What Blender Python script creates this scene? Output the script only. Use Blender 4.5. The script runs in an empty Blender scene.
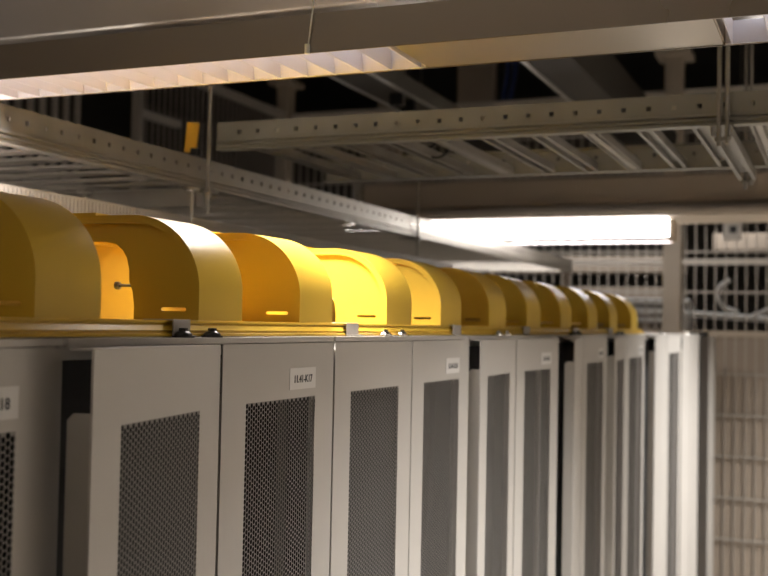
import bpy, bmesh, math, random
from mathutils import Matrix, Vector
random.seed(4)
scn = bpy.context.scene
col = scn.collection

# ------------------------------------------------------------------ materials
def base_mat(name):
    m = bpy.data.materials.new(name); m.use_nodes = True
    nt = m.node_tree
    return m, nt, nt.nodes['Principled BSDF']

def mat(name, color, rough=.5, metal=0., bump=0., bscale=400., var=0., vscale=6., spec=.5, coat=0., stretch=None, rvar=.08):
    m, nt, b = base_mat(name)
    b.inputs['Base Color'].default_value = (*color, 1)
    b.inputs['Roughness'].default_value = rough
    b.inputs['Metallic'].default_value = metal
    b.inputs['Specular IOR Level'].default_value = spec
    b.inputs['Coat Weight'].default_value = coat
    tc = nt.nodes.new('ShaderNodeTexCoord')
    vec = tc.outputs['Object']
    if stretch:
        mp = nt.nodes.new('ShaderNodeMapping'); mp.inputs['Scale'].default_value = stretch
        nt.links.new(vec, mp.inputs['Vector']); vec = mp.outputs['Vector']
    if var:
        n = nt.nodes.new('ShaderNodeTexNoise'); n.inputs['Scale'].default_value = vscale; n.inputs['Detail'].default_value = 5
        nt.links.new(vec, n.inputs['Vector'])
        r = nt.nodes.new('ShaderNodeMapRange')
        r.inputs['From Min'].default_value = .25; r.inputs['From Max'].default_value = .75
        r.inputs['To Min'].default_value = 1 - var; r.inputs['To Max'].default_value = 1 + var
        nt.links.new(n.outputs['Fac'], r.inputs['Value'])
        mx = nt.nodes.new('ShaderNodeVectorMath'); mx.operation = 'SCALE'
        mx.inputs[0].default_value = color
        nt.links.new(r.outputs['Result'], mx.inputs['Scale'])
        nt.links.new(mx.outputs['Vector'], b.inputs['Base Color'])
        r2 = nt.nodes.new('ShaderNodeMapRange')
        r2.inputs['To Min'].default_value = max(.02, rough - rvar); r2.inputs['To Max'].default_value = min(1, rough + rvar)
        nt.links.new(n.outputs['Fac'], r2.inputs['Value']); nt.links.new(r2.outputs['Result'], b.inputs['Roughness'])
    if bump:
        n2 = nt.nodes.new('ShaderNodeTexNoise'); n2.inputs['Scale'].default_value = bscale; n2.inputs['Detail'].default_value = 3
        nt.links.new(vec, n2.inputs['Vector'])
        bp = nt.nodes.new('ShaderNodeBump'); bp.inputs['Strength'].default_value = bump; bp.inputs['Distance'].default_value = .002
        nt.links.new(n2.outputs['Fac'], bp.inputs['Height']); nt.links.new(bp.outputs['Normal'], b.inputs['Normal'])
    return m

def math_node(nt, op, a, b=None, c=None):
    n = nt.nodes.new('ShaderNodeMath'); n.operation = op
    for i, v in enumerate((a, b, c)):
        if v is None: continue
        if isinstance(v, (int, float)): n.inputs[i].default_value = v
        else: nt.links.new(v, n.inputs[i])
    return n.outputs[0]

def perforated(name, color, ax_u, ax_v, s, sv, R, rough=.45, metal=0., slot=False, stagger=True, ru=1.0, edge_lattice=1):
    """a sheet with real see-through holes on a staggered lattice (object space)"""
    m, nt, b = base_mat(name)
    b.inputs['Base Color'].default_value = (*color, 1); b.inputs['Roughness'].default_value = rough; b.inputs['Metallic'].default_value = metal
    tc = nt.nodes.new('ShaderNodeTexCoord'); sp = nt.nodes.new('ShaderNodeSeparateXYZ')
    nt.links.new(tc.outputs['Object'], sp.inputs[0])
    u = math_node(nt, 'DIVIDE', sp.outputs[ax_u], s); v = math_node(nt, 'DIVIDE', sp.outputs[ax_v], sv)
    ds = []
    for off in ((0, .5) if stagger else (0,)):
        fu = math_node(nt, 'SUBTRACT', math_node(nt, 'FRACT', math_node(nt, 'ADD', u, off + 100)), .5)
        fv = math_node(nt, 'SUBTRACT', math_node(nt, 'FRACT', math_node(nt, 'ADD', v, off + 100)), .5)
        du = math_node(nt, 'MULTIPLY', fu, s * ru); dv = math_node(nt, 'MULTIPLY', fv, sv)
        ds.append(math_node(nt, 'SQRT', math_node(nt, 'ADD', math_node(nt, 'MULTIPLY', du, du), math_node(nt, 'MULTIPLY', dv, dv))))
    if len(ds) == 2:                 # the staggered columns start one half step lower, which leaves the toothed upper edge
        ds[0] = math_node(nt, 'ADD', ds[0], math_node(nt, 'GREATER_THAN', v, -.45) if edge_lattice == 0 else 0.0)
        ds[1] = math_node(nt, 'ADD', ds[1], math_node(nt, 'GREATER_THAN', v, -.45) if edge_lattice == 1 else 0.0)
    d = ds[0] if len(ds) == 1 else math_node(nt, 'MINIMUM', ds[0], ds[1])
    hole = math_node(nt, 'LESS_THAN', d, R)
    tr = nt.nodes.new('ShaderNodeBsdfTransparent'); mx = nt.nodes.new('ShaderNodeMixShader')
    nt.links.new(hole, mx.inputs[0]); nt.links.new(b.outputs[0], mx.inputs[1]); nt.links.new(tr.outputs[0], mx.inputs[2])
    nt.links.new(mx.outputs[0], nt.nodes['Material Output'].inputs['Surface'])
    return m

def glow(name, color, strength):
    m = bpy.data.materials.new(name); m.use_nodes = True
    nt = m.node_tree; nt.nodes.clear()
    e = nt.nodes.new('ShaderNodeEmission'); o = nt.nodes.new('ShaderNodeOutputMaterial')
    e.inputs[0].default_value = (*color, 1); e.inputs[1].default_value = strength
    nt.links.new(e.outputs[0], o.inputs[0])
    return m

M = {}
M['grey']    = mat('powder_grey', (.43, .412, .382), .42, bump=.12, bscale=900, var=.03)
M['inner']   = mat('cabinet_inside', (.025, .025, .025), .7, var=.1)
M['dark']    = mat('black_plastic', (.012, .012, .012), .35)
M['yellow']  = mat('yellow_plastic', (.67, .445, .05), .34, bump=.06, bscale=500, var=.03, spec=.55)
M['galv']    = mat('galvanised_steel', (.44, .42, .375), .38, metal=.85, var=.10, vscale=14)
M['galvb']   = mat('shaded_galvanised_steel', (.30, .29, .25), .38, metal=.8, var=.08, vscale=14)  # shade on the crossing ladder put into its steel colour
M['housing'] = mat('brushed_housing_steel', (.36, .315, .265), .27, metal=.9, var=.03, vscale=3, rvar=.01)
M['galvd']   = mat('dull_galvanised_steel', (.33, .315, .285), .45, metal=.7, var=.15, vscale=10)
M['duct2']   = mat('beige_duct_paint', (.50, .42, .33), .35, metal=.4, var=.04, vscale=2, rvar=.02)
M['duct']    = mat('brushed_duct_steel', (.60, .53, .455), .27, metal=.85, var=.04, vscale=2, stretch=(.5, 1, 1), rvar=.02)
M['alu']     = mat('bright_aluminium', (.82, .79, .75), .22, metal=.9, var=.06, vscale=20)
M['blade']   = mat('louvre_aluminium', (.62, .585, .61), .5, metal=.5, var=.03, rvar=.03)
M['gold']    = mat('satin_luminaire_trim', (.58, .52, .44), .3, metal=.9, var=.03, vscale=3, rvar=.01)
M['white']   = mat('label_white', (.62, .61, .59), .5)
M['ink']     = mat('label_ink', (.03, .03, .035), .6)
M['chrome']  = mat('chrome_bolt', (.8, .8, .78), .15, metal=1)
M['beige']   = mat('beige_sheet', (.36, .30, .24), .6, var=.06, vscale=2)
M['beigep']  = mat('beige_post_paint', (.50, .43, .34), .5, var=.04)
M['wire']    = mat('grey_mesh_wire', (.46, .42, .37), .45, metal=.3, var=.05)
M['wirel']   = mat('light_mesh_rail', (.62, .58, .52), .45, metal=.2, var=.05)
M['slotw']   = mat('slotted_duct_grey', (.42, .40, .37), .5, var=.04)
M['floor']   = mat('floor_tile', (.50, .46, .41), .35, var=.08, vscale=1.5)
M['ceil']    = mat('dark_ceiling', (.035, .033, .03), .85, var=.2, vscale=2)
M['paint']   = mat('light_wall_paint', (.55, .50, .44), .8, var=.04, vscale=1.3)  # pale so the unseen walls and front ceiling bounce light
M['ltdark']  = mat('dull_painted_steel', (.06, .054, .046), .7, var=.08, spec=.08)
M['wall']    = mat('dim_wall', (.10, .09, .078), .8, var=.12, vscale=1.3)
M['blue']    = mat('blue_cable', (.02, .04, .16), .4)
M['pipe']    = mat('white_pipe', (.72, .72, .70), .35, var=.04)
M['cream']   = mat('cream_box', (.55, .52, .47), .5)
M['tag']     = mat('yellow_tag', (.75, .42, .03), .4)
M['perf']    = perforated('perforated_grey_sheet', (.19, .18, .168), 1, 2, .0115, .0066, .00285, rough=.4)
M['slots']   = perforated('slotted_steel', (.50, .475, .43), 0, 1, .024, .02, .0055, rough=.4, metal=.8, stagger=False, ru=.55)

# ------------------------------------------------------------------ mesh helpers
class MB:
    def __init__(self): self.bm = bmesh.new()
    def box(self, x0, x1, y0, y1, z0, z1):
        vs = [self.bm.verts.new(p) for p in ((x0,y0,z0),(x1,y0,z0),(x1,y1,z0),(x0,y1,z0),(x0,y0,z1),(x1,y0,z1),(x1,y1,z1),(x0,y1,z1))]
        for f in ((3,2,1,0),(4,5,6,7),(0,1,5,4),(1,2,6,5),(2,3,7,6),(3,0,4,7)): self.bm.faces.new([vs[i] for i in f])
        return self
    def tube(self, a, b, r, n=10, r2=None):
        a, b = Vector(a), Vector(b); d = (b - a)
        q = d.to_track_quat('Z', 'Y').to_matrix().to_4x4()
        bmesh.ops.create_cone(self.bm, cap_ends=True, segments=n, radius1=r, radius2=r if r2 is None else r2, depth=d.length,
                              matrix=Matrix.Translation((a + b) / 2) @ q)
        return self
    def prism(self, pts, axis, a, b):
        """closed 2-D outline extruded along an axis; pts are the two other coordinates in xyz order"""
        def P(p, t):
            if axis == 0: return (t, p[0], p[1])
            if axis == 1: return (p[0], t, p[1])
            return (p[0], p[1], t)
        v0 = [self.bm.verts.new(P(p, a)) for p in pts]; v1 = [self.bm.verts.new(P(p, b)) for p in pts]
        n = len(pts)
        for i in range(n):
            self.bm.faces.new((v0[i], v0[(i+1) % n], v1[(i+1) % n], v1[i]))
        self.bm.faces.new(v0[::-1]); self.bm.faces.new(v1)
        return self
    def holed(self, outer, holes, t, mtx):
        """flat plate with real holes, thickness t, mapped by mtx"""
        cu = bpy.data.curves.new('outline', 'CURVE'); cu.dimensions = '2D'; cu.fill_mode = 'BOTH'; cu.extrude = t / 2
        for poly in [outer] + holes:
            s = cu.splines.new('POLY'); s.points.add(len(poly) - 1); s.use_cyclic_u = True
            for p, q in zip(s.points, poly): p.co = (q[0], q[1], 0, 1)
        o = bpy.data.objects.new('outline', cu)
        col.objects.link(o)
        dg = bpy.context.evaluated_depsgraph_get()
        me = bpy.data.meshes.new_from_object(o.evaluated_get(dg))
        me.transform(mtx)
        self.bm.from_mesh(me)
        bpy.data.meshes.remove(me); bpy.data.objects.remove(o); bpy.data.curves.remove(cu)
        return self
    def build(self, name, m, parent=None, bevel=0., smooth=None, loc=None, rotz=0.):
        bmesh.ops.recalc_face_normals(self.bm, faces=self.bm.faces)
        me = bpy.data.meshes.new(name); self.bm.to_mesh(me); self.bm.free()
        me.materials.append(m)
        o = bpy.data.objects.new(name, me); col.objects.link(o)
        if smooth:
            for p in me.polygons: p.use_smooth = True
            bpy.context.view_layer.objects.active = o
            bmm = bmesh.new(); bmm.from_mesh(me)
            for e in bmm.edges:
                if len(e.link_faces) == 2 and e.calc_face_angle(0) > smooth: e.smooth = False
            bmm.to_mesh(me); bmm.free()
        if bevel:
            b = o.modifiers.new('bevel', 'BEVEL'); b.width = bevel; b.segments = 2; b.limit_method = 'ANGLE'; b.angle_limit = .6
        if loc: o.location = loc
        o.rotation_euler.z = rotz
        if parent: o.parent = parent
        return o

def empty(name, loc=(0,0,0), rz=0.):
    o = bpy.data.objects.new(name, None); o.empty_display_size = .05; col.objects.link(o)
    o.location = loc; o.rotation_euler.z = rz
    return o
def tag(o, label, cat, group=None):
    o['label'] = label; o['category'] = cat
    if group: o['group'] = group
    return o
def structure(o): o['kind'] = 'structure'; return o
def kids(o): return [c for c in bpy.data.objects if c.parent == o]
def copy_tree(o, parent=None):
    c = o.copy(); col.objects.link(c)
    if parent: c.parent = parent
    for k in kids(o): copy_tree(k, c)
    return c
def to_mesh(o):
    dg = bpy.context.evaluated_depsgraph_get()
    me = bpy.data.meshes.new_from_object(o.evaluated_get(dg)); n = o.name; l = o.location.copy(); cu = o.data
    bpy.data.objects.remove(o); bpy.data.curves.remove(cu)
    r = bpy.data.objects.new(n, me); col.objects.link(r); r.location = l
    for p in me.polygons: p.use_smooth = True
    return r
def text(name, body, size, m, parent, loc, sx=1.0):
    """lettering standing on a plane that faces +X, reading along +Y"""
    cu = bpy.data.curves.new(name, 'FONT'); cu.body = body; cu.size = size; cu.align_x = 'CENTER'; cu.align_y = 'CENTER'; cu.extrude = .0002; cu.offset = size * .02
    cu.resolution_u = 3
    o = bpy.data.objects.new(name, cu); col.objects.link(o)
    dg = bpy.context.evaluated_depsgraph_get()
    me = bpy.data.meshes.new_from_object(o.evaluated_get(dg))
    bpy.data.objects.remove(o); bpy.data.curves.remove(cu)
    me.transform(Matrix(((0,0,1,0),(1,0,0,0),(0,1,0,0),(0,0,0,1))) @ Matrix.Diagonal((sx,1,1,1)))
    me.materials.append(m)
    o = bpy.data.objects.new(name, me); col.objects.link(o); o.location = loc; o.parent = parent
    return o

# ------------------------------------------------------------------ the room
structure(MB().box(-7, 2.6, -4, 13, -.1, 0).build('floor', M['floor']))
structure(MB().box(-7, 2.6, .6, 13, 4.6, 4.7).build('ceiling', M['ceil']))
structure(MB().box(-7, 2.6, -4, .6, 4.6, 4.7).build('ceiling_reflector', M['paint']))  # unseen pale patch added as a reflector for the near duct
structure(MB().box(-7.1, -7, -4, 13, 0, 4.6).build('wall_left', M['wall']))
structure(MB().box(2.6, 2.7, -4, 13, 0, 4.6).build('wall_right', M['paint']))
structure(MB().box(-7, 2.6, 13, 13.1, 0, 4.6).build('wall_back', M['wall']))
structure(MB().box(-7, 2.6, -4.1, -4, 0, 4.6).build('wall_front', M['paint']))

# ------------------------------------------------------------------ cabinets
TOP = 2.0
def door(parent, hinge_y, L, side, ang, label=None, perf=True):
    """side +1: the sheet runs from the hinge away from the camera; -1: towards it. ang opens the free edge into the aisle"""
    z0, z1 = .12, TOP - .0068
    y0, y1 = (0, L) if side > 0 else (-L, 0)
    g = .0015; y0 += g; y1 -= g
    T = .024
    pz0, pz1 = .25, TOP - .077
    py0, py1 = y0 + .055, y1 - .053
    py1 = py0 + int((py1-py0)/.00575)*.00575
    d = MB()
    mt = Matrix(((0,0,1,-.001),(1,0,0,0),(0,1,0,0),(0,0,0,1)))
    d.holed([(y0,z0),(y1,z0),(y1,z1),(y0,z1)], [[(py0,pz0),(py0,pz1),(py1,pz1),(py1,pz0)]] if perf else [], .002, mt)
    n = .056                                    # the side returns stop short of the top
    for ya, yb in ((y0, y0+.002), (y1-.002, y1)):
        d.prism([(-.0021,z0),(-.0021,z1-n),(-T+.006,z1-n),(-T,z1-n-.006),(-T,z0)], 1, ya, yb)
    d.box(-T, -.0021, y0+.002, y1-.002, z1-.0015, z1)
    d.box(-T, -.0021, y0+.002, y1-.002, z0, z0+.0015)
    o = d.build('door', M['grey'], parent, loc=(0, hinge_y, 0), rotz=ang*side*-1)
    if perf:
      pp = MB().box(-.0006, -.0002, .0115/4, .0115/4+py1-py0, pz0-pz1, 0).build('perforated_panel', M['perf'], o)
      pp.location = (0, py0-.0115/4, pz1)
    if label:
        lw, lh = .074, .0275
        yc, zc = y1 - .055 - .038, TOP - .0525
        MB().box(0, .0006, yc-lw/2, yc+lw/2, zc-lh/2, zc+lh/2).build('label_plate', M['white'], o)
        text('label_lettering', label, .0135, M['ink'], o, (.0008, yc, zc - .001), .93)
    return o

def cabinet(y0, y1, doors, label, bolts=None, bolt_mat='dark', xb=-1.0):
    c = empty('server_cabinet', (0, y0, 0))
    tag(c, label, 'cabinet', 'grey cabinets in the row')
    W = y1 - y0; g = .002
    b = MB()
    fx = -.027
    b.box(xb, fx, g, .018, .02, TOP-.002); b.box(xb, fx, W-.018, W-g, .02, TOP-.002)
    b.box(xb, xb+.015, .018, W-.018, .02, TOP-.002)
    b.box(xb, fx, .018, W-.018, 0.02, .10)
    b.build('body', M['grey'], c)
    MB().box(xb, -.0004, g, W-g, TOP-.0058, TOP+.001).box(-.034, -.027, g+.02, W-g-.02, TOP-.020, TOP-.0058).build('top_panel', M['grey'], c)
    MB().box(xb+.02, -.13, .02, W-.02, .12, TOP-.01).build('equipment', M['inner'], c)
    MB().box(-.10, -.06, .02, .05, .12, TOP-.05).box(-.14, -.029, .0182, .0195, .11, TOP-.006).build('rail_with_shade_liner', M['inner'], c)  # thin dark sheet here and opposite stands in for inside shade
    MB().box(-.10, -.06, W-.05, W-.02, .12, TOP-.05).box(-.14, -.029, W-.0195, W-.0182, .11, TOP-.006).build('rail_with_shade_liner', M['inner'], c)
    MB().box(xb+.05, -.06, .03, W-.03, 0, .02).build('base', M['dark'], c)
    if bolts:
        for yb in bolts:
            yb *= .9885
            k = MB()
            k.tube((-.0125, yb-y0, TOP+.001), (-.0125, yb-y0, TOP+.003), .0122, 20)
            bmesh.ops.create_uvsphere(k.bm, u_segments=16, v_segments=8, radius=.0105, matrix=Matrix.Translation((-.0125, yb-y0, TOP+.0025)) @ Matrix.Diagonal((1,1,.62,1)))
            k.tube((-.0125, yb-y0, TOP+.006), (-.0125, yb-y0, TOP+.0115), .0048, 6)
            k.build('top_bolt', M[bolt_mat], c, smooth=.7)
    for d in doors:
        door(c, d[0]-y0, *d[1:])
    return c

R = math.radians
cabinet(.184, .803, [(.186, .30, 1, 0), (.801, .30, -1, 0, '11.41-K18')],
        'nearest grey cabinet, its white label ending in 18', (.43, .50))
cabinet(.805, 1.374, [(1.073, .298, -1, R(9.5)), (1.076, .2975, 1, 0, '11.41-K17')],
        'grey cabinet labelled 11.41-K17 with its unlabelled left door ajar', (1.026, 1.086))
cabinet(1.376, 1.974, [(1.376, .298, 1, 0), (1.973, .298, -1, 0, '11.41-K16')],
        'grey cabinet with two shiny top bolts, under the brightest yellow hood', (1.605, 1.675), 'chrome')
cabinet(1.976, 2.60, [(2.298, .302, -1, R(2.9)), (2.301, .300, 1, R(4.), '11.41-K15')],
        'grey cabinet with both doors slightly ajar, just beyond the shiny bolts', (2.225, 2.29), 'chrome')
cabinet(2.602, 3.31, [(2.966, .32, -1, R(8.75), None, False), (3.306, .338, -1, 0, '11.41-K14')],
        'dim grey cabinet just beyond the widest black gap in the row', (2.94, 3.0))
cabinet(3.312, 4.02, [(3.628, .30, -1, R(3.6)), (4.0, .37, -1, 0, '11.41-K13')],
        'grey cabinet whose doors stand under the last yellow hood', (3.6, 3.66))
cabinet(4.022, 4.975, [(4.235, .31, 1, 0, None, False), (4.972, .42, -1, 0)],
        'pale grey cabinet just beyond the last yellow hood', (4.5, 4.57), 'chrome')
cabinet(4.977, 5.66, [(5.02, .31, 1, 0, None, False), (5.65, .315, -1, 0, None, False)],
        'pale grey cabinet before the dark slot at the row end', (5.3, 5.37), 'chrome')
c = empty('row_end_cabinet', (0, 5.72, 0))
tag(c, 'pale narrow cabinet closing the far end of the row', 'cabinet')
MB().box(-1, -.002, .40, .72, .02, 1.985).build('body', M['grey'], c)
MB().box(-1, -.003, .0, .40, .02, 1.99).build('gap_shade_block', M['dark'], c)  # flush black box stands in for the shaded gap
k = MB(); k.tube((-.05, .36, 1.99), (-.05, .36, 2.012), .05, 16); k.build('cable_gland', M['dark'], c, smooth=.6)

# ------------------------------------------------------------------ yellow raceway
rw = empty('fibre_raceway', (-.25, 0, TOP+.002))
tag(rw, 'long yellow cable raceway running along the cabinet tops', 'raceway')
Y0, Y1 = .05, 4.12
rail = [(-.0225,0.0),(-.0225,.0030),(-.0265,.0042),(-.0265,.0058),(-.0245,.0066),(-.0285,.0120),(-.0315,.0126),(-.0315,.0140),(-.0285,.0148),(-.0290,.0175),(-.20,.0175),(-.20,0.0)]
MB().prism([(x+.25, z) for x, z in rail], 1, Y0, Y1).build('base_rail', M['yellow'], rw)
tr = [(-.20,.0176),(-.20,.108),(-.192,.110),(-.192,.118),(-.204,.118),(-.204,.022),(-.416,.022),(-.416,.118),(-.42,.118),(-.42,.0176)]
MB().prism([(x+.25, z) for x, z in tr], 1, Y0, Y1).build('trough', M['yellow'], rw)
for ya, yb in ((.46,.50),(1.026,1.06),(1.487,1.53),(1.975,2.022),(2.482,2.535),(3.0,3.06),(3.5,3.56)):
    ya *= .981; yb *= .981
    k = MB(); k.box(.2283, .2300, ya, yb, 0, .0185).box(.19, .2300, ya, yb, .0177, .0187).box(.2283, .238, ya, yb, 0, .0012)
    k.build('clip', M['slotw'], rw, bevel=.0005)

# exit hoods
def arc(inset):
    pts = [(-.205, .123-inset), (-.125, .123-inset)]
    for i in range(1, 17):
        a = math.pi/2 * (1 - i/16)
        pts.append((-.125 + (.095-inset)*math.cos(a), .035 + (.088-inset)*math.sin(a)))
    pts.append((-.03-inset, 0))
    return pts
def make_hood(L):
    h = empty('raceway_exit_hood', (0, 0, 0))
    o, i3, i9 = arc(0), arc(.003), arc(.0095)
    s = MB(); s.prism(o + i3[::-1], 1, 0, L); s.prism(i3 + i9[::-1], 1, 0.0005, .006)
    s.build('shell', M['yellow'], h, smooth=.5)
    cut = [(-.123, 0), (-.123,.016), (-.1255,.033), (-.1305,.045), (-.131,.058), (-.1345,.072), (-.141,.082), (-.151,.089), (-.166,.092), (-.205,.092)]
    inner = arc(.004)
    outer = inner + [p for p in cut]
    slot = []
    for cx, s0 in ((-.053, -1), (-.083, 1)):
        for q in range(7):
            a = math.pi * (q/6) - math.pi/2
            slot.append((cx + (.0022*math.cos(a) if s0 < 0 else -.0022*math.cos(a)), .0125 + .0022*math.sin(a)*(1 if s0 < 0 else -1)))
    mt = Matrix(((1,0,0,0),(0,0,1,.0075),(0,1,0,0),(0,0,0,1)))
    MB().holed(outer, [slot], .003, mt).build('end_plate', M['yellow'], h)
    k = MB(); k.tube((-.118,.014,.040), (-.150,.014,.040), .0018, 8); k.tube((-.150,.014,.040), (-.155,.014,.040), .0048, 10); k.tube((-.118,.011,.040), (-.118,.0185,.040), .004, 8)
    k.build('screw', M['galvd'], h, smooth=.6)
    k = MB(); k.box(-.215, -.18, .004, .05, .1232, .127); k.build('top_tab', M['yellow'], h)
    return h
hy = [(.523,.095), (.796,.096), (1.072,.098), (1.325,.102), (1.633,.112), (1.893,.118), (2.195,.125), (2.495,.125), (2.83,.125), (3.175,.125), (3.50,.125), (3.885,.125)]
hl = ['yellow raceway hood nearest the camera, cropped by the photo edge',
      'brown shaded yellow hood in front of the lit cutout, above the door labelled 18',
      'dark faced yellow hood with a glowing slot, above the half open door',
      'plain orange-yellow hood standing above the label 11.41-K17',
      'brightest lemon yellow hood, its end face fully lit with a brown slot',
      'golden yellow hood directly behind the brightest one',
      'ochre hood with black slot, second beyond the brightest hood',
      'dim brown-yellow hood, third beyond the brightest hood',
      'shaded hood with a white sheen on top, fourth beyond the brightest hood',
      'small shaded hood, white sheen on top, third from the far end of the raceway',
      'small shaded hood, second from the far end of the raceway',
      'smallest yellow hood at the far end of the raceway']
for (y, L), lab in list(zip(hy, hl))[1:]:
    h = make_hood(L); h.location = (0, y, TOP+.0197)
    tag(h, lab, 'raceway hood', 'yellow exit hoods on the raceway')

# ------------------------------------------------------------------ slotted wiring duct behind the raceway
sd = empty('slotted_wiring_duct', (-.80, 1.0, 2.208))
tag(sd, 'pale ribbed wiring duct hanging behind the yellow hoods', 'wiring duct')
k = MB(); k.box(-.06, .0, 0, 3.2, 0, .004); k.box(-.06, .0, 0, 3.2, .056, .060)
k.build('channel', M['slotw'], sd)
k = MB()
for i in range(266):
    k.box(-.003, 0, i*.012, i*.012+.0085, .004, .056)
so = k.build('slotted_side', M['slotw'], sd)
so['kind'] = 'stuff'
sb = so.copy(); col.objects.link(sb); sb.location = (-.057, 0, 0)

# ------------------------------------------------------------------ cable ladders
def rail_mesh(n, length, h, pitch, x0, hz, sgn):
    """side rail along local X, height in Z, web at y=0, flanges towards sgn*y"""
    holes = []
    q = .0048
    for i in range(n):
        x = x0 + i*pitch
        if x < .01 or x > length-.01: continue
        holes.append([(x-q, hz-q), (x-q, hz+q), (x+q, hz+q), (x+q, hz-q)])
    k = MB()
    mt = Matrix(((1,0,0,0),(0,0,1,0),(0,1,0,0),(0,0,0,1)))
    k.holed([(0,.0),(length,.0),(length,h),(0,h)], holes, .002, mt)
    a, b = (.001, .016) if sgn > 0 else (-.016, -.001)
    k.box(0, length, a, b, h-.002, h)
    a, b = (.001, .022) if sgn > 0 else (-.022, -.001)
    k.box(0, length, a, b, 0, .002)
    f = -sgn
    for z in (.011, .020):                       # pressed ribs on the outside
        k.prism([(f*.001, z-.0035), (f*.007, z-.0015), (f*.007, z+.0015), (f*.001, z+.0035)], 0, 0, length)
    k.prism([(f*.001, 0), (f*.006, .0), (f*.006, .004), (f*.001, .005)], 0, 0, length)
    return k
def rung_mesh(L, w=.034, hgt=.018, flat=False):
    k = MB()
    if flat:
        k.box(0, L, -w/2, w/2, 0, .0016)
        k.box(0, L, -w/2, -w/2+.0016, .0016, hgt); k.box(0, L, w/2-.0016, w/2, .0016, hgt)
    else:
        k.box(0, L, -w/2, w/2, hgt, hgt+.0016)
        for q in (-1, 1):
            a, b = sorted((q*w/2, q*(w/2-.0016))); k.box(0, L, a, b, 0, hgt)
            a, b = sorted((q*(w/2-.0016), q*(w/2-.0075))); k.box(0, L, a, b, 0, .0015)
    return k

# ladder along the row
ta = empty('cable_ladder', (-.76, .55, 2.335))
tag(ta, 'long steel cable ladder running along the row, above the yellow hoods', 'cable ladder')
LA = 5.6
o = rail_mesh(120, LA, .071, .05, 1.021-1.0, .046, 1).build('side_rail', M['galv'], ta); o.rotation_euler.z = math.pi/2
o = rail_mesh(120, LA, .071, .05, 1.021-1.0, .046, -1).build('side_rail', M['galvd'], ta); o.rotation_euler.z = math.pi/2; o.location = (-.62, 0, 0)
proto = [rung_mesh(.60, hgt=.006).build('rung', M['galv'], ta), rung_mesh(.60, hgt=.006, flat=True).build('rung', M['slots'], ta)]
n = 0
for i in range(56):
    o = proto[i % 2] if i < 2 else proto[i % 2].copy()
    if i >= 2: col.objects.link(o); o.parent = ta
    o.location = (-.61, .04 + i*.1, .003)
for (y, z0, z1, x) in ((1.69, -.06, .27, .012), (3.10, -.07, .415, .012)):
    MB().tube((x, y, z0), (x, y, z1), .0045, 8).build('threaded_rod', M['galvd'], ta, smooth=.7)
    k = MB(); k.box(-.05, .03, y-.02, y+.02, -.012, -.003); k.tube((x, y, -.02), (x, y, -.012), .009, 6); k.build('rod_bracket', M['galvd'], ta)
for (x, y, zb) in ((.0, 1.64, -.22), (-.30, 1.63, -.14)):
    k = MB(); k.tube((x, y, zb), (x, y, -.004), .0042, 8); k.tube((x, y, -.010), (x, y, -.004), .02, 12); k.build('hanger_rod', M['galv'], ta, smooth=.7)
k = MB(); k.box(-.62, .0, 1.66, 1.70, -.045, -.004).build('support_strut', M['galvd'], ta)

# ladder across the row
tb = empty('cable_ladder', (-.725, 2.24, 2.425))
tag(tb, 'steel cable ladder crossing above the aisle, square holes along its rail', 'cable ladder')
LB = 2.75
rail_mesh(70, LB, .066, .05, .110-.05, .041, 1).build('side_rail', M['galvb'], tb)
o = rail_mesh(70, LB, .066, .05, .03, .041, -1).build('side_rail', M['galvb'], tb); o.location = (0, .60, 0)
pb = [rung_mesh(.56).build('rung', M['galvd'], tb), rung_mesh(.56, flat=True).build('rung', M['slots'], tb)]
for i in range(24):
    o = pb[1 if i % 3 == 1 else 0]
    if i > 1: o = o.copy(); col.objects.link(o); o.parent = tb
    o.location = (.10 + i*.112, .02, .003); o.rotation_euler.z = math.pi/2
pr = MB()
pr.box(1.135, 1.175, -.03, .64, -.005, -.003).box(1.1365, 1.143, -.03, .64, -.026, -.0245).box(1.167, 1.1735, -.03, .64, -.026, -.0245).box(1.135, 1.1365, -.03, .64, -.026, -.003).box(1.1735, 1.175, -.03, .64, -.026, -.003)
pr.build('support_strut', M['galvd'], tb)
for (x, y, z0, zt) in ((1.150, -.024, -.045, .24), (1.165, -.024, -.04, .24), (1.150, .625, -.05, 1.6), (1.163, .625, -.04, 1.6)):
    k = MB(); k.tube((x, y, z0), (x, y, zt), .0045, 8); k.tube((x, y, -.036), (x, y, -.027), .009, 6); k.build('threaded_rod', M['galvd'], tb, smooth=.7)
# loop of black cable on the rungs
cu = bpy.data.curves.new('cable_loop', 'CURVE'); cu.dimensions = '3D'; cu.bevel_depth = .003; cu.bevel_resolution = 2
s = cu.splines.new('NURBS'); N = 9; s.points.add(N)
for i in range(N+1):
    a = 2*math.pi*i/(N); s.points[i].co = (.026*math.cos(a), .012*math.sin(a), .022*math.sin(a), 1)
s.use_endpoint_u = True
o = bpy.data.objects.new('cable_loop', cu); col.objects.link(o); o.location = (-.26, 2.5, 2.446); o.data.materials.append(M['dark']); o = to_mesh(o)
tag(o, 'small black loop of cable hanging between the rungs of the crossing ladder', 'cable')
# yellow tag
t = empty('hanging_tag', (-.806, 2.25, 2.424)); t.rotation_euler.y = R(6)
tag(t, 'yellow tag with a black clip hanging where the two ladders meet', 'tag')
MB().box(-.016, .016, -.006, .006, .0, .074).build('plate', M['tag'], t, bevel=.003)
MB().box(.004, .026, -.009, .009, -.006, .012).build('clip', M['dark'], t, bevel=.002)

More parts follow.
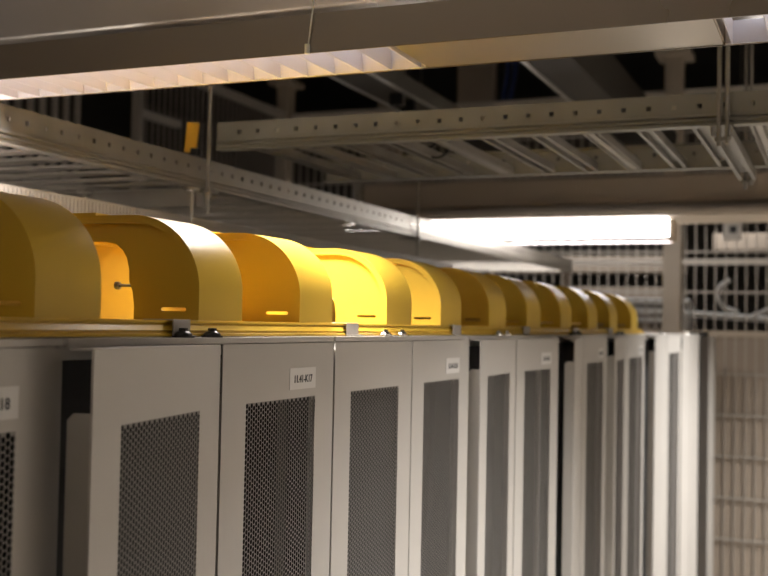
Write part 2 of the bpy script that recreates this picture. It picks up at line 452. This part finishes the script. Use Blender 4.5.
# ------------------------------------------------------------------ ventilation ducts
d1 = empty('ventilation_duct', (0, 2.5, 2.75))
tag(d1, 'wide brushed metal duct across the top of the photo, above the near lamp', 'duct')
MB().box(-4.5, 2.55, -.24, .25, 0, .62).build('casing', M['duct'], d1, bevel=.005)
d2 = empty('ventilation_duct', (0, 5.45, 2.6))
tag(d2, 'flat beige metal duct above the far white lamp', 'duct')
MB().box(-1.62, 2.55, -.32, .29, 0, .135).build('casing', M['duct2'], d2, bevel=.01)
MB().box(-1.66, -1.62, -.34, .31, -.005, .14).build('end_flange', M['galv'], d2, bevel=.002)

# ------------------------------------------------------------------ luminaires
def near_luminaire():
    t = empty('louvre_luminaire', (0, 1.483, 2.4092))
    tag(t, 'long silver louvred lamp close above, hung on a thin wire', 'lamp')
    xa, xb, xc, xd = -2.7, .066, .496, 2.5
    w0, w1 = -.074, .062
    k = MB()
    k.box(xa, xd, w0-.003, w0, 0, .055); k.box(xa, xd, w1, w1+.003, 0, .055); k.box(xa, xd, w0, w1, .055, .058)
    k.box(xa-.003, xa, w0-.003, w1+.003, 0, .058); k.box(xd, xd+.003, w0-.003, w1+.003, 0, .058)
    k.build('housing', M['housing'], t)
    MB().box(xb+.0, xc, w0, w1, .001, .004).box(xb-.002, xb, w0, w1, .004, .055).box(xc, xc+.002, w0, w1, .004, .055).build('cover_plate', M['gold'], t)
    for n_, (a, b) in enumerate(((xa, xb), (xc, xd))):
        k = MB(); p = .048
        for i in range(int((b-a)/p)):
            x = b - .01 - i*p if n_ == 0 else a + .012 + i*p
            k.prism([(x-.0007, .0), (x+.0007, .0), (x+.0012, .030), (x-.0012, .030)], 1, w0, w1)
        for ya, yb, yt in ((w0, w0+.004, w0+.012), (w1, w1-.004, w1-.012)):
            k.prism([(ya, .001), (yb, .001), (yt, .03), (ya, .03)], 0, a+.003, b-.003)
        k.build('louvre', M['blade'], t)
        k = MB(); k.tube((a+.03, (w0+w1)/2, .043), (b-.03, (w0+w1)/2, .043), .007, 10); k.build('tube', M['tube'], t, smooth=.8)
    k = MB(); k.tube((-.067, w0-.004, .006), (.045, w0-.06, .72), .0011, 6); k.tube((-.067, w0-.006, -.002), (-.067, w0-.006, .012), .004, 8)
    k.build('suspension_wire', M['pipe'], t)
    for n_, (a, b, e) in enumerate(((xa, xb, E_NEAR_L), (xc, xd, E_NEAR_R))):
        L = bpy.data.lights.new('tube_light', 'AREA'); L.shape = 'RECTANGLE'; L.size = b-a-.06; L.size_y = .10; L.energy = e; L.color = (1, .90, .84); L.spread = R(126)
        o = bpy.data.objects.new('tube_light', L); col.objects.link(o); o.location = ((a+b)/2, (w0+w1)/2, -.001); o.parent = t
    return t
E_NEAR_L, E_NEAR_R = 30, 3
M['tube'] = glow('tube_glow', (.86, .90, 1.0), 4.2)
M['diff'] = glow('diffuser_glow', (1, .93, .89), 10)
near_luminaire()
t = empty('strip_luminaire', (0, 5.2, 2.43))
tag(t, 'bright white strip lamp under the far beige duct', 'lamp')
MB().box(-1.75, 2.5, -.20, .20, .10, .112).build('mounting_light_shield', M['beigep'], t)  # plate widened to keep lamp light off the duct underside
MB().box(-1.72, -.08, -.06, .06, .018, .099).build('diffuser', M['diff'], t, bevel=.01)
k = MB()
for i in range(24):
    k.box(-1.7+i*.07, -1.697+i*.07, -.062, .062, .0, .018)
k.box(-1.72, -.08, -.064, -.060, -.002, .018); k.box(-1.72, -.08, .060, .064, -.002, .018)
k.build('louvre', M['blade'], t)
MB().box(-.08, -.06, -.066, .066, 0, .10).build('end_cap', M['beigep'], t)

# ------------------------------------------------------------------ mesh fences
def mesh_panel(axis, a, b, z0, z1, zs, th=.004, p=.06):
    k = MB(); n = int((b-a)/p)
    for i in range(n+1):
        u = a + i*p
        if axis == 0: k.box(u-th, u+th, -th, th, z0, z1)
        else: k.box(-th, th, u-th, u+th, z0, z1)
    for z in zs:
        if axis == 0: k.box(a, b, -th*4, -th, z-th*1.6, z+th*1.6)
        else: k.box(th, th*2.6, a, b, z-th*1.3, z+th*1.3)
    return k
fb = empty('mesh_fence', (0, 7.0, 0))
tag(fb, 'tall wire mesh fence closing the far end of the aisle', 'fence')
zs = [.005+.25*i for i in range(1, 14)]
mesh_panel(0, -3.0, 2.45, .05, 3.5, zs).build('wire_mesh', M['wire'], fb)
MB().box(-3.0, 2.45, -.025, .015, 3.47, 3.52).build('top_rail', M['wirel'], fb)
MB().box(-3.0, 2.45, -.03, .015, 2.425, 2.46).build('middle_rail', M['wirel'], fb)
MB().box(-3.0, 2.45, -.03, .015, 1.985, 2.02).build('lower_rail', M['beigep'], fb)
MB().box(-3.0, 2.45, .012, .03, .05, 1.985).build('sheet_infill', M['beige'], fb)
for x, wd in ((-.315, .054), (-3.06, .045), (2.5, .06)):
    p = MB().box(x-wd, x+wd, -.07, .05, 0, 3.72).build('post', M['beigep'], fb, bevel=.004)
    MB().box(x-wd*2, x+wd*2, -.13, .11, 3.72, 3.76).build('cap_plate', M['beigep'], p, bevel=.003)
fl = empty('mesh_fence', (-3.06, 0, 0))
tag(fl, 'dim wire mesh fence seen over the ladder, left of the crossing rail', 'fence')
mesh_panel(1, 5.22, 6.9, .05, 3.5, [.25*i for i in range(1, 12)]).build('wire_mesh', M['wire'], fl)
MB().box(-.02, .03, 5.82, 6.95, 3.48, 3.53).build('top_rail', M['wirel'], fl)
MB().box(-.02, .03, 5.2, 5.6, 3.18, 3.22).build('short_rail', M['wirel'], fl)
MB().box(-.025, .025, 5.17, 5.22, 0, 3.5).build('post', M['wire'], fl)
fn = empty('mesh_fence', (-3.06, 0, 0))
tag(fn, 'dark mesh fence bars behind the nearest end of the long ladder', 'fence')
mesh_panel(1, 3.4, 4.66, 0, 3.6, [.25*i for i in range(1, 12)], p=.09, th=.012).build('wire_mesh', M['wire'], fn)

# ------------------------------------------------------------------ beyond the fence
def beam(x0, x1, y0, y1, z0, z1, m, lab, cat, name):
    o = tag(MB().box(x0, x1, y0, y1, z0, z1).build(name, m, bevel=.004), lab, cat)
    if z0 > .1:
        for x in (x0+.3+z0*.2, x1-.3 if x1 > 0 else x1-1.4+z0*.2):
            MB().box(x-.03, x+.03, y1-.08, y1-.02, 0, z0).build('support_post', M['beigep'], o)
    return o
beam(-3.5, -.42, 8.2, 8.5, 2.44, 2.56, M['beige'], 'upper beige cable trunking behind the mesh, left of the post', 'trunking', 'cable_trunking')
beam(-3.5, -.42, 8.2, 8.38, 2.25, 2.33, M['beige'], 'lower beige cable trunking behind the mesh, above the last hoods', 'trunking', 'cable_trunking')
beam(-.2, 2.5, 8.2, 8.5, 2.60, 2.72, M['beige'], 'beige cable trunking behind the mesh, right of the post', 'trunking', 'cable_trunking')
beam(-3.6, -.7, 8.6, 9.4, 0, 2.15, M['beige'], 'wide beige cabinet block behind the mesh, beyond the last hood', 'cabinet', 'beige_cabinet')
def pipe(pts, r, m, lab, name='white_pipe', cat='pipe'):
    cu = bpy.data.curves.new(name, 'CURVE'); cu.dimensions = '3D'; cu.bevel_depth = r; cu.bevel_resolution = 3; cu.use_fill_caps = True
    s = cu.splines.new('BEZIER'); s.bezier_points.add(len(pts)-1)
    for b, p in zip(s.bezier_points, pts): b.co = p; b.handle_left_type = b.handle_right_type = 'AUTO'
    cu.materials.append(m)
    o = bpy.data.objects.new(name, cu); col.objects.link(o)
    return tag(to_mesh(o), lab, cat)
for pts, r, lab in (([(-1.2,7.5,2.215),(-.27,7.5,2.205)], .022, 'upper white pipe behind the mesh, left of the post'),
                    ([(-1.2,7.5,2.15),(-.30,7.5,2.14)], .024, 'middle white pipe behind the mesh, left of the post'),
                    ([(-1.0,7.5,2.085),(-.33,7.5,2.085)], .018, 'lowest white pipe behind the mesh, left of the post'),
                    ([(-.31,7.56,2.13),(-.15,7.56,2.12),(.4,7.56,2.09)], .022, 'white pipe behind the mesh, right of the post')):
    o = pipe(pts, r, M['pipe'], lab)
    x, y, z = pts[-1] if pts[-1][0] < 0 else pts[0]
    k = MB(); k.tube((x, y+.0, 0), (x, y, z), .012, 8); k.build('support_leg', M['pipe'], o, smooth=.7)
pipe([(-.02,7.523,2.36),(-.09,7.523,2.29),(-.07,7.523,2.19),(.03,7.523,2.14)], .016, M['pipe'], 'curved white hose behind the mesh, right of the post', 'white_hose', 'hose')
pipe([(.12,7.523,2.12),(.30,7.523,2.2)], .012, M['pipe'], 'thin slanting white hose behind the mesh, right of the curved hose', 'white_hose', 'hose')
b = tag(MB().box(-.06, .05, -.03, .03, -.09, .11).build('junction_box', M['cream'], loc=(.05, 6.93, 2.66), bevel=.006), 'small cream box with a dark window on the far mesh', 'box')
MB().box(-.022, .022, -.034, -.0305, -.05, -.005).build('lower_window', M['dark'], b)
MB().box(-.022, .022, -.034, -.0305, .02, .06).build('upper_window', M['dark'], b)

# ------------------------------------------------------------------ high level things over the crossing ladder
d3 = empty('ventilation_duct', (-.28, 3.4, 3.0))
tag(d3, 'grey-brown duct running away above the crossing ladder', 'duct')
MB().box(-.145, .02, 0, 3.3, 0, .2).build('casing', M['ltdark'], d3, bevel=.006)
MB().box(-.165, -.146, 0, 3.3, -.004, .03).build('flange', M['galvd'], d3)
hl_ = empty('high_cable_ladder', (-1.10, 3.3, 3.0))
tag(hl_, 'pale cable ladder high up, running away behind the end of the louvre', 'cable ladder')
MB().box(.03, .055, 0, 3, 0, .07).build('side_rail', M['galvd'], hl_)
MB().box(-.14, -.115, 0, 3, 0, .07).build('side_rail', M['galvd'], hl_)
MB().box(-.115, .03, 0, 3, .0, .01).build('tray_base', M['ltdark'], hl_)
for y, z in ((1.0, .0), (1.13, -.01)):
    k = MB(); k.box(-.03, .03, y-.02, y+.02, -.05+z, .02); k.tube((0, y, -.06+z), (0, y, .5), .008, 8); k.build('clamp', M['dark'], hl_, bevel=.004)
for x, wd, lab in ((-1.86, .14, 'wide brown panel post behind the crossing ladder'), (-2.55, .09, 'narrow brown panel post beyond the high ladder')):
    beam(x-wd, x+wd, 7.7, 7.8, 0, 4.2, M['beige'], lab, 'post', 'panel_post')
for i, (x, lab) in enumerate(((-1.60, 'left blue cable hanging beyond the brown post'), (-1.545, 'right blue cable hanging beyond the brown post'))):
    pipe([(x,7.6,4.3),(x+.02,7.6,3.9),(x-.015,7.6,3.6),(x+.01,7.6,3.2)], .018, M['blue'], lab, 'blue_cable', 'cable')

# ------------------------------------------------------------------ world, camera
w = bpy.data.worlds.new('world'); scn.world = w; w.use_nodes = True
w.node_tree.nodes['Background'].inputs[0].default_value = (1, .9, .8, 1)
w.node_tree.nodes['Background'].inputs[1].default_value = .0

def fill_lamp(name, x, y, z, sx, sy, e, label, up=False, spread=180, tilt=0):  # fill lights added out of view to brighten the scene
    t = empty('fill_luminaire', (x, y, z)); tag(t, label, 'lamp')
    MB().box(-sx/2, sx/2, -sy/2, sy/2, *((-.06, -.002) if up else (.002, .06))).build('housing', M['beigep'], t)
    L = bpy.data.lights.new(name, 'AREA'); L.shape = 'RECTANGLE'; L.size = sx-.02; L.size_y = sy-.02; L.energy = e; L.color = (1, .96, .925); L.spread = R(spread)
    o = bpy.data.objects.new(name, L); col.objects.link(o); o.parent = t
    if up: o.rotation_euler.x = math.pi
    for q in (-1, 1):
        h = 4.6 - z
        k = MB(); a = Vector((0, q*sy*.4, 0)) if sy > sx else Vector((q*sx*.4, 0, 0))
        up_dir = Matrix.Rotation(-R(tilt), 3, 'Y') @ Vector((0, 0, 1))
        k.tube(a + up_dir*.02, a + up_dir*(h - .02), .004, 8); k.build('fill_lamp_rod', M['galvd'], t)  # rods added so the fill housings hang from the ceiling
    t.rotation_euler.y = R(tilt)
fill_lamp('fill_light', -1.5, -2.2, 3.9, 3.6, .3, 19, 'added fill uplight below the ceiling behind the camera', up=True)  # added to brighten what the near duct reflects
fill_lamp('fill_light', 1.9, 2.2, 2.9, .6, 1.4, 62, 'added fill light over the neighbouring aisle to the right', spread=75)  # unseen fill, reaches the doors by floor and wall bounce
fill_lamp('fill_light', 1.75, 2.0, 2.45, .14, .5, 13, 'added tilted fill light facing the cabinet doors', spread=80, tilt=37)  # added for direct fill on the door fronts
fill_lamp('fill_light', 1.3, 4.9, 2.5, .4, .8, 24, 'added fill light over the far end of the aisle', spread=110, tilt=30)  # added to brighten the far doors
fill_lamp('fill_light', 1.2, 6.0, 2.5, .3, .3, 14, 'small added fill light in front of the far mesh fence', spread=130)  # added to brighten the fence sheet
fill_lamp('fill_light', -2.0, 1.25, 1.9, .14, .9, 12, 'small added fill uplight in the aisle behind the cabinets', up=True, spread=140)  # added to light the long ladder from below
fill_lamp('fill_light', -1.2, 8.0, 3.0, 3.0, .14, 12, 'added fill light hidden by the far beige duct')  # added to light the things beyond the fence

cam = bpy.data.cameras.new('camera'); co = bpy.data.objects.new('camera', cam); col.objects.link(co)
F = 1095.0753; cam.sensor_width = 36; cam.sensor_fit = 'HORIZONTAL'; cam.lens = F*36/768
def norm(v): l = math.sqrt(sum(a*a for a in v)); return Vector([a/l for a in v])
a = norm((839-384, 333-288, F)); b = norm((-2250-384, 272-288, F))
X = -b; Y = a; Z = X.cross(Y)
rot = Matrix(((X[0], -X[1], -X[2]), (Y[0], -Y[1], -Y[2]), (Z[0], -Z[1], -Z[2])))
co.matrix_world = Matrix.Translation((.644, 0, 2.02)) @ rot.to_4x4()
cam.clip_start = .02
cam.dof.use_dof = True; cam.dof.focus_distance = 1.38; cam.dof.aperture_fstop = 6.2
scn.camera = co
scn.view_settings.view_transform = 'Standard'; scn.view_settings.look = 'None'; scn.view_settings.gamma = 1
scn.view_settings.use_curve_mapping = False
scn.view_settings.exposure = 0.95
